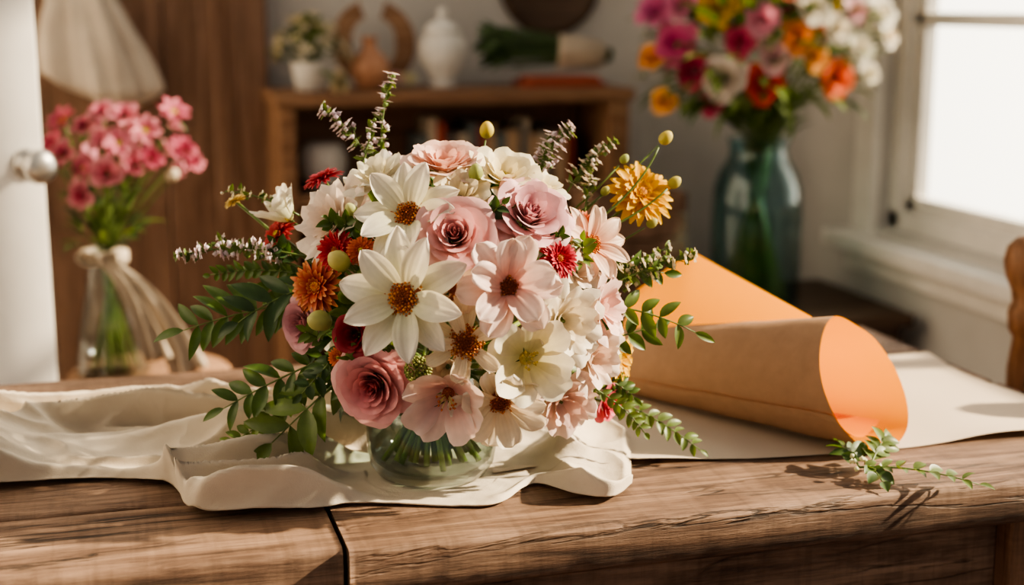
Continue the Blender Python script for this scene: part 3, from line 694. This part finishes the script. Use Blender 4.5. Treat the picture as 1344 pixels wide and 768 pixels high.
kc = empty('kraft_paper_cone')
P0 = Vector((.555, 1.665, 0)); P1 = Vector((.752, 1.345, 0)); axd = (P1-P0).normalized(); sdd = Vector((-axd.y, axd.x, 0))
cn = MB(); P = []
NT = 50; NP = 130
for i in range(NT+1):
    t = i/NT; row = []
    for j in range(NP+1):
        q = j/NP; ph = -pi*.40+q*2*pi*1.27
        shr = 1-.04*q-.20*sst(q, .76, 1)
        rv = lerp(.030, .0685, t)*shr; rh = lerp(.036, .080, t)*shr
        low = .5+.5*cos(ph)
        ex = (.066*low**1.3+.012*max(0, sin(ph))-.025*sst(q, .75, 1))*t*t
        c = P0+axd*((P1-P0).length*t+ex)
        hw = rh*(.70+.30*low)*(1+.05*sin(ph*3+1)*t)
        zc = T0+.003+lerp(.030, .0685, t)
        z = zc-cos(ph)*rv+.006*t*sin(ph*2)*(1-low)
        z += .0014*noise.noise(Vector((t*9, ph*2, 4)))
        row.append(Vector((c.x, c.y, 0))+sdd*(sin(ph)*hw)+Zv*max(T0+.006+.0010*q, z))
    P.append(row)
cn.grid(P, [[(1, 1, 1)]*(NP+1)]*(NT+1))
cn.build('rolled_cone', [M_kraft], kc, True, 0)
fp = MB(); P = []
F1 = Vector((.690, 1.600, .920)); F2 = Vector((.742, 1.385, .880)); F3 = Vector((.600, 1.62, .79)); F4 = Vector((.632, 1.635, .868))
for i in range(25):
    u = i/24; row = []
    for j in range(21):
        v = j/20
        lo = F3.lerp(Vector((.748, 1.39, .83)), u); hi = F4.lerp(F1, min(1, u*3)) if u < 1/3 else F1.lerp(F2, (u-1/3)*1.5)
        p = lo.lerp(hi, v)+Fv*(.018*sin(pi*v)*(1-u)); row.append(p)
    P.append(row)
fp.grid(P, [[(1, 1, 1)]*21]*25); fp.build('open_flap', [M_kraft], kc, True, 0)

# ------------------------------------------------------------------ stool + pink bouquet
VP = Vector((-.004, 2.446, .60))
stl = MB(); sc_ = Vector((.055, 2.46, 0))
stl.lathe([(.13, .572), (.138, .578), (.138, .594), (.132, .60)], sc_, 40, (.4, .3, .2))
for k in range(4):
    a = pi/4+k*pi/2; d = Vector((cos(a), sin(a), 0))
    stl.tube([sc_+d*.09+Zv*.575, sc_+d*.15], .014, .011, (.2, .5, .3), (.2, .5, .3), 0, 10)
    a2 = a+pi/2; d2_ = Vector((cos(a2), sin(a2), 0))
    stl.tube([sc_+d*.128+Zv*.22, sc_+d2_*.128+Zv*.22], .008, .008, (.2, .5, .3), (.2, .5, .3), 0, 8)
stl.build('wooden_stool', [M_shelf], None, True)
gv = MB()
gv.lathe([(.002, 0), (.055, 0), (.061, .004), (.062, .012), (.055, .07), (.044, .13), (.033, .185), (.029, .205), (.033, .222), (.031, .222), (.027, .205), (.031, .185), (.042, .13), (.053, .07), (.058, .014), (.002, .01)], VP, 48, (1, 1, 1))
gv.build('conical_glass_vase', [M_glassL], None, True)
pb = empty('pink_flower_bouquet')
pf = MB(); PC = at(-.640, 2.345, .973)
pts = [(78, 190), (106, 196), (95, 158), (124, 250), (150, 182), (158, 222), (176, 184), (150, 146), (182, 150), (232, 150), (214, 203), (248, 195), (205, 170), (122, 218), (190, 212), (126, 165), (85, 215), (258, 210)]
for (x, y) in pts:
    u = (x-165)/794; v = (205-y)/794; r2 = (u/.13)**2+(v/.095)**2
    w = .07*sqrt(max(0, 1-r2))
    o = PC+Rv*u+Zv*v-Fv*(w+rnd(-.02, .02)); n = (Rv*u*5+Zv*(v*5+.35)-Fv*(w*7+.3)).normalized()
    dd = rnd(.046, .062); ci = lc((.40, .03, .09), (.58, .11, .20), random.random()); co = lc(ci, (.84, .44, .48), rnd(.05, .65))
    k = random.random()
    if k < .5: ruffle(pf, Fr(o, n), dd, ci, co, 16, ruf=.09)
    elif k < .8: rose(pf, Fr(o, n), dd, ci, co, 16)
    else: anemone(pf, Fr(o, n), dd, ci, co, n=12, W=.12, cc=CC_YG)
    pf.tube(bez(VP+Zv*.215+Vector((rnd(-.015, .015), rnd(-.015, .015), 0)), o-n*.004, Vector((0, 0, .02)), 6), .0018, .0015, GS, G2, 1, 5)
    for q in range(2): leaf(pf, o-n*.012, n*.3+Vector((rnd(-1, 1), rnd(-1, 1), rnd(-.8, .6))), Zv, .035, .006, random.choice([G1, G3]), .4)
for i in range(7):
    a = rnd(0, 6.28); o = PC+Rv*cos(a)*.07+Fv*(.05+.04*sin(a))+Zv*rnd(-.03, .05); co = (.75, .32, .42)
    ruffle(pf, Fr(o, (o-PC)+Zv*.03), .05, (.55, .09, .18), co, 12)
    pf.tube(bez(VP+Zv*.215, o, Vector((0, 0, .02)), 6), .0018, .0015, GS, G2, 1, 5)
for i in range(16):
    a = i*2.4; r = .045*sqrt((i+.5)/16); b = VP+Vector((cos(a)*r, sin(a)*r, .014)); tp = VP+Vector((-cos(a)*.014, -sin(a)*.014, .215))
    pf.tube([b, tp], .0022, .002, G2, GS, 1, 6)
for i in range(70):
    d = Vector((rnd(-1, 1), rnd(-1, 1), rnd(.2, 1.2))); o = VP+Zv*(.22+rnd(0, .11))+Vector((d.x, d.y, 0))*.04
    leaf(pf, o, d, Zv, rnd(.04, .07), .007, random.choice([G1, G2, G3]), .4)
u, v = (233-165)/794, (205-230)/794
bud(pf, PC+Rv*u+Zv*v-Fv*.06, Rv+Zv, .010, (.5, .4, .3), (.8, .7, .5))
pf.build('blooms', BM, pb, True)
rb = MB()
def ribbon(path, w0, w1, side, mat=0):
    P = []
    n = len(path)
    for i, p in enumerate(path):
        t = i/(n-1); w_ = lerp(w0, w1, t)
        P.append([p+side*w_*(k/10-.5)+Fv*.010*sin(k*1.3+i*.3)*t for k in range(11)])
    rb.grid(P, [[(1, 1, 1)]*11]*n, mat)
rb.lathe([(.031, .192), (.034, .196), (.034, .212), (.031, .216)], VP, 32, (1, 1, 1), capb=False, capt=False)
kn_ = VP+Zv*.204-Fv*.036
for sg in (-1, 1):
    P = []
    for i in range(21):
        a = 2*pi*i/20; c = kn_+Rv*sg*(.020-.020*cos(a))+Zv*(.012*sin(a)+.008*(1-cos(a))*.5)
        P.append([c+(Fv*(k/4-.5)+Zv*.2*(k/4-.5))*.024*(.4+.6*sin(a/2)) for k in range(5)])
    rb.grid(P, [[(1, 1, 1)]*5]*21)
rb.blob(kn_, .011, (1, 1, 1))
ribbon(bez(kn_, at(-.535, 2.30, .612), Rv*.02+Zv*.045, 20), .018, .066, (Rv*.8+Zv*.5).normalized())
ribbon(bez(kn_, at(-.585, 2.29, .64), Rv*.012+Zv*.03, 20), .016, .045, (Rv*.9+Zv*.2).normalized())
rb.build('ribbon_bow', [M_ribbon], pb, True, 0, .0008)

# ------------------------------------------------------------------ hanging bag
hb = MB(); P = []
for i in range(51):
    t = i/50; z = lerp(1.42, .985, t); row = []
    wd = lerp(.028, .122, sst(t, .08, .85))*(1 if t < .86 else cos((t-.86)/.14*1.45)+.02)
    cx = -.045+.055*t*t
    for k in range(96):
        a = 2*pi*k/96; f = 1+.20*sin(a*5+t*2.2)*min(1, t*3)*(1-t*.55)+.12*sin(a*9-t*3)*(1-t*.5)+.05*sin(a*17+t*4)
        row.append(Vector((cx+cos(a)*wd*f, 3.40+sin(a)*wd*.5*f, z+.045*cos(a)*t*t*-.6+.012*cos(a*2)*t)))
    P.append(row)
hb.grid(P, [[(1, 1, 1)]*96]*51, 0, True)
hb.tube([Vector((-.045, 3.40, 1.42)), Vector((-.05, 3.44, 1.50)), Vector((-.045, 3.51, 1.55))], .008, .008, (1, 1, 1), (1, 1, 1), 0, 8)
hb.tube([Vector((-.045, 3.549, 1.56)), Vector((-.045, 3.50, 1.55)), Vector((-.045, 3.49, 1.57))], .006, .006, (1, 1, 1), (1, 1, 1), 1, 8)
hb.build('hanging_linen_bag', [M_bag, M_metal], None, True)

# ------------------------------------------------------------------ shelf
SX0, SX1, SY0, SY1, SZ = .385, 1.225, 3.24, 3.52, 1.02
simple('bookshelf', [((SX0-.01, SY0-.01, SZ-.03), (SX1+.01, SY1, SZ)), ((SX0, SY0, 0), (SX0+.035, SY1, SZ-.031)), ((SX1-.05, SY0, 0), (SX1, SY1, SZ-.031)),
       ((SX0+.036, SY0+.01, .76), (SX1-.051, SY1, .785)), ((SX0+.036, SY0+.01, .42), (SX1-.051, SY1, .445)), ((SX0+.036, SY0+.01, .08), (SX1-.051, SY1, .105)), ((SX0+.036, SY1-.015, .1), (SX1-.051, SY1-.001, SZ-.031))], M_shelf, .003)
bk = MB(); x = SX0+.33
bc = [(.35, .06, .03), (.45, .30, .18), (.12, .10, .09), (.30, .18, .10), (.5, .42, .32), (.22, .05, .04), (.14, .16, .16)]
while x < SX1-.14:
    wd = rnd(.014, .032); h = rnd(.12, .17); c = random.choice(bc); y0 = SY0+.05+rnd(0, .02)
    bk.box((x, y0, .786), (x+wd, y0+.14, .786+h), c); bk.box((x+.002, y0+.003, .786+h-.006), (x+wd-.002, y0+.142, .786+h-.003), (.8, .75, .6)); x += wd+.001
x = SX0+.06
while x < SX1-.14:
    wd = rnd(.016, .036); h = rnd(.16, .24); c = random.choice(bc)
    bk.box((x, SY0+.06, .446), (x+wd, SY0+.21, .446+h), c); x += wd+.001
bk.build('row_of_books', [M_books], None, False, .002)
pw_ = MB()
pw_.lathe([(.03, 0), (.042, .01), (.055, .04), (.058, .07), (.05, .1), (.04, .11), (.036, .108)], Vector((.50, 3.38, .786)), 32, (1, 1, 1))
pw_.build('ceramic_bowl', [M_ceram], None)
fpot = empty('potted_white_flowers'); pc = Vector((.468, 3.33, SZ))
pm = MB(); pm.lathe([(.028, 0), (.034, .004), (.042, .06), (.044, .066), (.041, .068), (.038, .06)], pc, 32, (1, 1, 1)); pm.build('pot', [M_ceram], fpot)
pm = MB()
for i in range(44):
    a = i*2.4; q = sqrt((i+.5)/44); o = pc+Rv*cos(a)*.088*q+Fv*sin(a)*.07*q+Zv*(.085+.085*(1-q*q)-.06*max(0, q-.8))
    if i % 9 == 3: o = pc+Rv*rnd(.06, .075)-Fv*.065+Zv*rnd(.005, .04)
    n = (o-pc-Zv*.04)
    if i % 3 != 2: ruffle(pm, Fr(o, n), rnd(.040, .058), (.85, .75, .45), random.choice([WH, CR, WH, (.85, .72, .42)]), 9)
    leaf(pm, o-n*.2, n+Vector((rnd(-.05, .05), rnd(-.05, .05), 0)), Zv, .045, .01, random.choice([G1, G2, (.16, .24, .12)]), .4)
    pm.tube([pc+Zv*.06, o], .0015, .0015, GS, GS, 1, 4)
pm.build('blooms', BM, fpot)
tv = MB(); tv.lathe([(.022, 0), (.03, .004), (.044, .03), (.047, .05), (.040, .075), (.022, .092), (.016, .105), (.018, .118), (.023, .124), (.019, .123), (.013, .108)], Vector((.612, 3.35, SZ)), 36, (1, 1, 1)); tv.build('terracotta_vase', [M_terra])
# two pale blooms lying beside the terracotta vase
lb = MB()
for k, (xx, cc1) in enumerate([(.672, (.80, .45, .42)), (.700, (.80, .74, .45))]):
    o = Vector((xx, 3.33, SZ+.022)); ruffle(lb, Fr(o, Vector((.1, -.6, .6)), k), .045, tuple(c*.8 for c in cc1), cc1, 12)
    lb.tube([o, Vector((xx+.01, 3.36, SZ+.004)), Vector((xx+.03, 3.42, SZ+.004))], .002, .002, GS, GS, 1, 6)
lb.build('loose_blooms', BM)
jr = MB(); jr.lathe([(.028, 0), (.034, .006), (.026, .016), (.03, .026), (.052, .06), (.058, .09), (.053, .115), (.040, .128), (.044, .132), (.044, .138), (.034, .15), (.02, .158), (.009, .162), (.008, .168), (.013, .176), (.011, .186), (.003, .19)], Vector((.795, 3.38, SZ)), 40, (1, 1, 1)); jr.build('lidded_ceramic_jar', [M_ceram])
hs = MB(); P = []; cH = Vector((.645, 3.47, SZ+.105))
for i in range(49):
    a = radians(-250)+radians(320)*i/48; rO = .103; rI = .054+.010*abs(sin(a))
    o = Vector((cos(a), .12*sin(a), sin(a)))
    P.append([cH+o*rO+Vector((0, -.011, 0)), cH+o*rO+Vector((0, .011, 0)), cH+o*rI+Vector((0, .011, 0)), cH+o*rI+Vector((0, -.011, 0))])
hs.grid(P, [[(.3, .3, .3)]*4]*49, 0, True); hs.f += [(0, 1, 2, 3), (195, 194, 193, 192)]; hs.m += [0, 0]
hs.build('horseshoe_wooden_board', [M_shelf], None, False, .003)
bd = MB(); b0 = Vector((1.20, 3.34, SZ+.075)); b1 = Vector((.96, 3.40, SZ+.095))
for i in range(60):
    o = Vector((rnd(-.02, .02), rnd(-.03, .03), rnd(-.022, .022)))
    bd.tube(bez(b0+o*.6, b1+o*1.4+Zv*rnd(-.03, .03)+Vector((rnd(-.04, .04), 0, 0)), Zv*rnd(0, .02), 6), .004, .002, (.10, .15, .06), (.08, .14, .05), 1, 5)
    leaf(bd, b1+o*1.5, Vector((-1, rnd(-.5, .5), rnd(-.6, 1.1))), Zv+Vector((0, -1, 0)), .06, .009, random.choice([(.07, .13, .04), (.12, .19, .07)]), .4)
bd.lathe([(.018, 0, (.62, .52, .40)), (.032, .02, (.62, .52, .4)), (.038, .07, (.66, .56, .44)), (.041, .10, (.66, .56, .44)), (.043, .12, (.66, .56, .44))], b0, 28, (.66, .56, .44), 0, (b1-b0), fn=lambda a, i: 1+.09*sin(a*6+i))
bd.build('wrapped_greenery_bundle', BM)
rbk = MB()
rbk.box((.98, 3.29, SZ), (1.18, 3.42, SZ+.014), (.33, .07, .04)); rbk.box((.995, 3.30, SZ+.0145), (1.17, 3.41, SZ+.026), (.42, .12, .07))
rbk.build('stack_of_books', [M_books], None, False, .002)
pq = MB(); pcx = Vector((1.13, YB-.002, 1.275))
pq.lathe([(.135, 0), (.138, .012), (.13, .022), (.115, .024), (.108, .014), (.02, .012), (.002, .012)], pcx, 48, (.2, .2, .2), 0, Vector((0, -1, 0)))
pq.build('round_wall_plaque', [M_darkwood])

# ------------------------------------------------------------------ side cabinet with big vase
CZ = .547
simple('side_cabinet', [((.97, 2.70, CZ-.03), (1.70, 3.14, CZ)), ((.99, 2.72, .06), (1.68, 3.12, CZ-.031)), ((1.01, 2.705, .09), (1.33, 2.719, CZ-.06)), ((1.345, 2.705, .09), (1.66, 2.719, CZ-.06)), ((1.0, 2.73, 0), (1.04, 2.77, .06)), ((1.63, 2.73, 0), (1.67, 2.77, .06)), ((1.0, 3.06, 0), (1.04, 3.1, .06)), ((1.63, 3.06, 0), (1.67, 3.1, .06))], M_darkwood, .004)
cr_ = []
for k in range(5): cr_.append(((1.03, 2.93, CZ+.004+.052*k), (1.25, 2.942, CZ+.05+.052*k))); cr_.append(((1.03, 3.09, CZ+.004+.052*k), (1.25, 3.102, CZ+.05+.052*k)))
for k in range(5): cr_.append(((1.03, 2.943, CZ+.004+.052*k), (1.042, 3.089, CZ+.05+.052*k))); cr_.append(((1.238, 2.943, CZ+.004+.052*k), (1.25, 3.089, CZ+.05+.052*k)))
cr_.append(((1.03, 2.93, CZ), (1.25, 3.10, CZ+.004)))
simple('wooden_crate', cr_, M_doorwood, .002)
BV = Vector((1.395, 2.88, CZ))
bv = MB(); bv.lathe([(.002, 0), (.085, 0), (.096, .006), (.1, .02), (.101, .22), (.098, .27), (.085, .31), (.068, .335), (.064, .35), (.066, .372), (.073, .38), (.07, .38), (.062, .37), (.060, .35), (.064, .333), (.081, .308), (.094, .268), (.097, .22), (.096, .022), (.088, .012), (.002, .012)], BV, 56, (1, 1, 1))
bv.build('large_glass_vase', [M_glassB])
cb = empty('colourful_flower_bouquet')
cf = MB(); CB = at((985-672)/1867*3.2, 3.12, 1.115)
mg = (.60, .05, .25); lst = [(850, 20, 60, (.60, .10, .30), (.72, .22, .40)), (872, 58, 62, mg, (.70, .15, .30)), (920, 14, 66, (.80, .46, .005), (.86, .55, .01)), (893, 90, 50, (.35, .02, .08), (.5, .05, .12)), (862, 128, 38, (.85, .35, .05), (.85, .45, .1)), (928, 98, 62, (.85, .75, .65), (.88, .80, .74)),
      (974, 104, 58, (.6, .03, .03), (.75, .08, .05)), (1011, 50, 50, (.8, .22, .04), (.85, .35, .10)), (985, 72, 48, (.75, .45, .5), (.85, .6, .62)), (1060, 98, 56, (.75, .12, .05), (.85, .25, .10)), (1062, 96, 24, (.85, .6, .05), (.9, .7, .1)), (1120, 22, 52, WH, (.8, .8, .72)), (1090, 62, 46, WH, (.75, .75, .62)), (1030, 15, 50, (.78, .74, .60), WH),
      (970, 30, 50, (.7, .2, .35), (.8, .4, .5)), (1060, 40, 46, (.8, .75, .62), WH), (945, 55, 46, (.55, .05, .15), (.7, .1, .2)), (1085, 20, 44, (.8, .4, .5), (.85, .6, .62)), (845, 75, 40, (.8, .3, .05), (.85, .4, .1)), (880, 10, 50, (.7, .15, .35), (.8, .3, .45)), (1000, -15, 55, (.8, .1, .1), (.85, .2, .15)), (940, -30, 55, (.8, .5, .55), LP), (1060, -20, 50, WH, CR), (880, -30, 50, (.8, .3, .1), (.9, .4, .1)), (1105, 95, 34, (.7, .68, .5), WH), (1035, 75, 38, (.85, .4, .1), (.9, .5, .15)), (915, 130, 34, (.5, .05, .12), (.6, .1, .2)), (1130, 50, 34, CR, WH)]
for (x, y, dpx, ci, co) in lst:
    u = (x-985)/583; v = (70-y)/583; r2 = (u/.30)**2+(v/.24)**2
    w = .16*sqrt(max(0, 1-r2)); o = CB+Rv*u+Zv*v-Fv*w
    n = (Rv*u*2+Zv*(v*2+.25)-Fv*(w*5+.2)).normalized()
    k = random.random()
    (ruffle if k < .6 else rose)(cf, Fr(o, n), dpx/583*1.02, ci, co, 18)
    cf.tube(bez(BV+Zv*.36+Vector((rnd(-.03, .03), rnd(-.03, .03), 0)), o-n*.004, Zv*.05, 7), .003, .0025, GS, G2, 1, 5)
for i in range(22):
    a = i*2.4; e = rnd(-.3, 1.2); n = (Rv*cos(a)*cos(e)+Fv*(abs(sin(a))*cos(e)+.2)+Zv*sin(e)).normalized()
    o = CB+Vector((n.x*.2, n.y*.16, n.z*.19)); co = random.choice([WH, LP, (.8, .2, .1), (.7, .1, .3), (.85, .5, .05)])
    if o.x > 1.66: continue
    ruffle(cf, Fr(o, n), .085, tuple(c*.85 for c in co), co, 13)
for i in range(400):
    d = Vector((rnd(-1, 1), rnd(-1, 1), rnd(-.6, 1.1))); o = CB+Vector((d.x*.19, d.y*.12, d.z*.17))-Fv*rnd(0, .08)
    if o.x > 1.64: continue
    leaf(cf, o, d+Zv*.2, Zv+d*.3, rnd(.05, .10), rnd(.010, .018), random.choice([G1, G2, G2, (.2, .27, .08)]), .4)
for i in range(26):
    a = i*2.4; r = .085*sqrt((i+.5)/26); b = BV+Vector((cos(a)*r, sin(a)*r, .02)); tp = BV+Vector((-cos(a)*.03, -sin(a)*.03, .37))
    cf.tube([b, tp], .004, .0035, G2, G1, 1, 6)
for i in range(60):
    d = Vector((rnd(-1, 1), rnd(-1, 1), rnd(.3, 1.2))); o = BV+Zv*(.37+rnd(0, .08))+Vector((d.x, d.y, 0))*.055
    leaf(cf, o, d, Zv, rnd(.06, .1), .013, random.choice([G1, G3, G2]), .3)
for (x, y) in [(1140, 40), (1135, 5), (1110, 70), (835, 45), (828, 100)]:
    o = CB+Rv*(x-985)/583+Zv*(70-y)/583
    floret(cf, bez(CB, o, Zv*.03, 8), 26, (.75, .75, .62), .014, spread=.02)
cf.build('blooms', BM, cb)

# ------------------------------------------------------------------ chair
ch = empty('wooden_chair'); cm = MB(); CX = 1.215; cy0, cy1 = 1.345, 1.655; cc_ = (.3, .3, .3)
for y in (cy0, cy1):
    cm.lathe([(.013, 0), (.018, .1), (.019, .40), (.017, .47), (.019, .5), (.014, .53), (.018, .6), (.02, .72), (.015, .765), (.022, .775), (.024, .80), (.019, .815), (.021, .83), (.030, .85), (.034, .872), (.030, .892), (.018, .905), (.003, .909)], Vector((CX, y, 0)), 20, cc_)
    cm.lathe([(.013, 0), (.018, .2), (.014, .3), (.019, .42), (.019, .435)], Vector((CX-.36, y, 0)), 18, cc_)
for z in (.60, .70, .79): cm.box((CX-.009, cy0+.012, z-.022), (CX+.009, cy1-.012, z+.022), cc_)
for y in (cy0, cy1): cm.tube([Vector((CX, y, .2)), Vector((CX-.36, y, .2))], .009, .009, cc_, cc_, 0, 10)
for x in (CX-.36, CX): cm.tube([Vector((x, cy0, .26)), Vector((x, cy1, .26))], .009, .009, cc_, cc_, 0, 10)
cm.build('frame', [M_chair], ch)
simple('seat', [((CX-.385, cy0-.02, .436), (CX+.012, cy1+.02, .458))], M_chair, .008, ch)

# ------------------------------------------------------------------ light
wd = bpy.data.worlds.new('world'); scene.world = wd; wd.use_nodes = True
nt = wd.node_tree; L = nt.links.new
for n in list(nt.nodes): nt.nodes.remove(n)
wo = N(nt, 'ShaderNodeOutputWorld'); bg = N(nt, 'ShaderNodeBackground'); L(bg.outputs[0], wo.inputs[0])
tc = N(nt, 'ShaderNodeTexCoord'); dt = N(nt, 'ShaderNodeVectorMath', operation='DOT_PRODUCT')
sd_ = Vector((.86, .48, .12)).normalized(); dt.inputs[1].default_value = sd_
L(tc.outputs['Generated'], dt.inputs[0])
r = ramp(nt, [(.0, (.29, .28, .27)), (.45, (.42, .39, .345)), (.78, (4.2, 3.8, 3.15)), (1, (6.4, 5.7, 4.6))]); L(dt.outputs['Value'], r.inputs[0])
L(r.outputs[0], bg.inputs[0]); bg.inputs[1].default_value = 1.0
sl = bpy.data.lights.new('sun', 'SUN'); sl.energy = 16.0; sl.color = (1, .81, .57); sl.angle = radians(1.5)
so = bpy.data.objects.new('sun', sl); scene.collection.objects.link(so)
so.rotation_euler = Vector((.84, -.16, .50)).to_track_quat('Z', 'Y').to_euler(); so.location = (5, 1, 3.5)

# ------------------------------------------------------------------ camera
cd = bpy.data.cameras.new('camera'); co_ = bpy.data.objects.new('camera', cd); scene.collection.objects.link(co_)
cd.lens = 50; cd.sensor_width = 36; co_.location = (0, 0, 1.22); co_.rotation_euler = (radians(90-11.5), 0, -YAW)
cd.dof.use_dof = True; cd.dof.focus_distance = 1.34; cd.dof.aperture_fstop = 2.8
cd.clip_start = .05
scene.camera = co_
scene.view_settings.view_transform = 'AgX'
scene.view_settings.look = 'AgX - Medium High Contrast'
scene.view_settings.exposure = 0.15
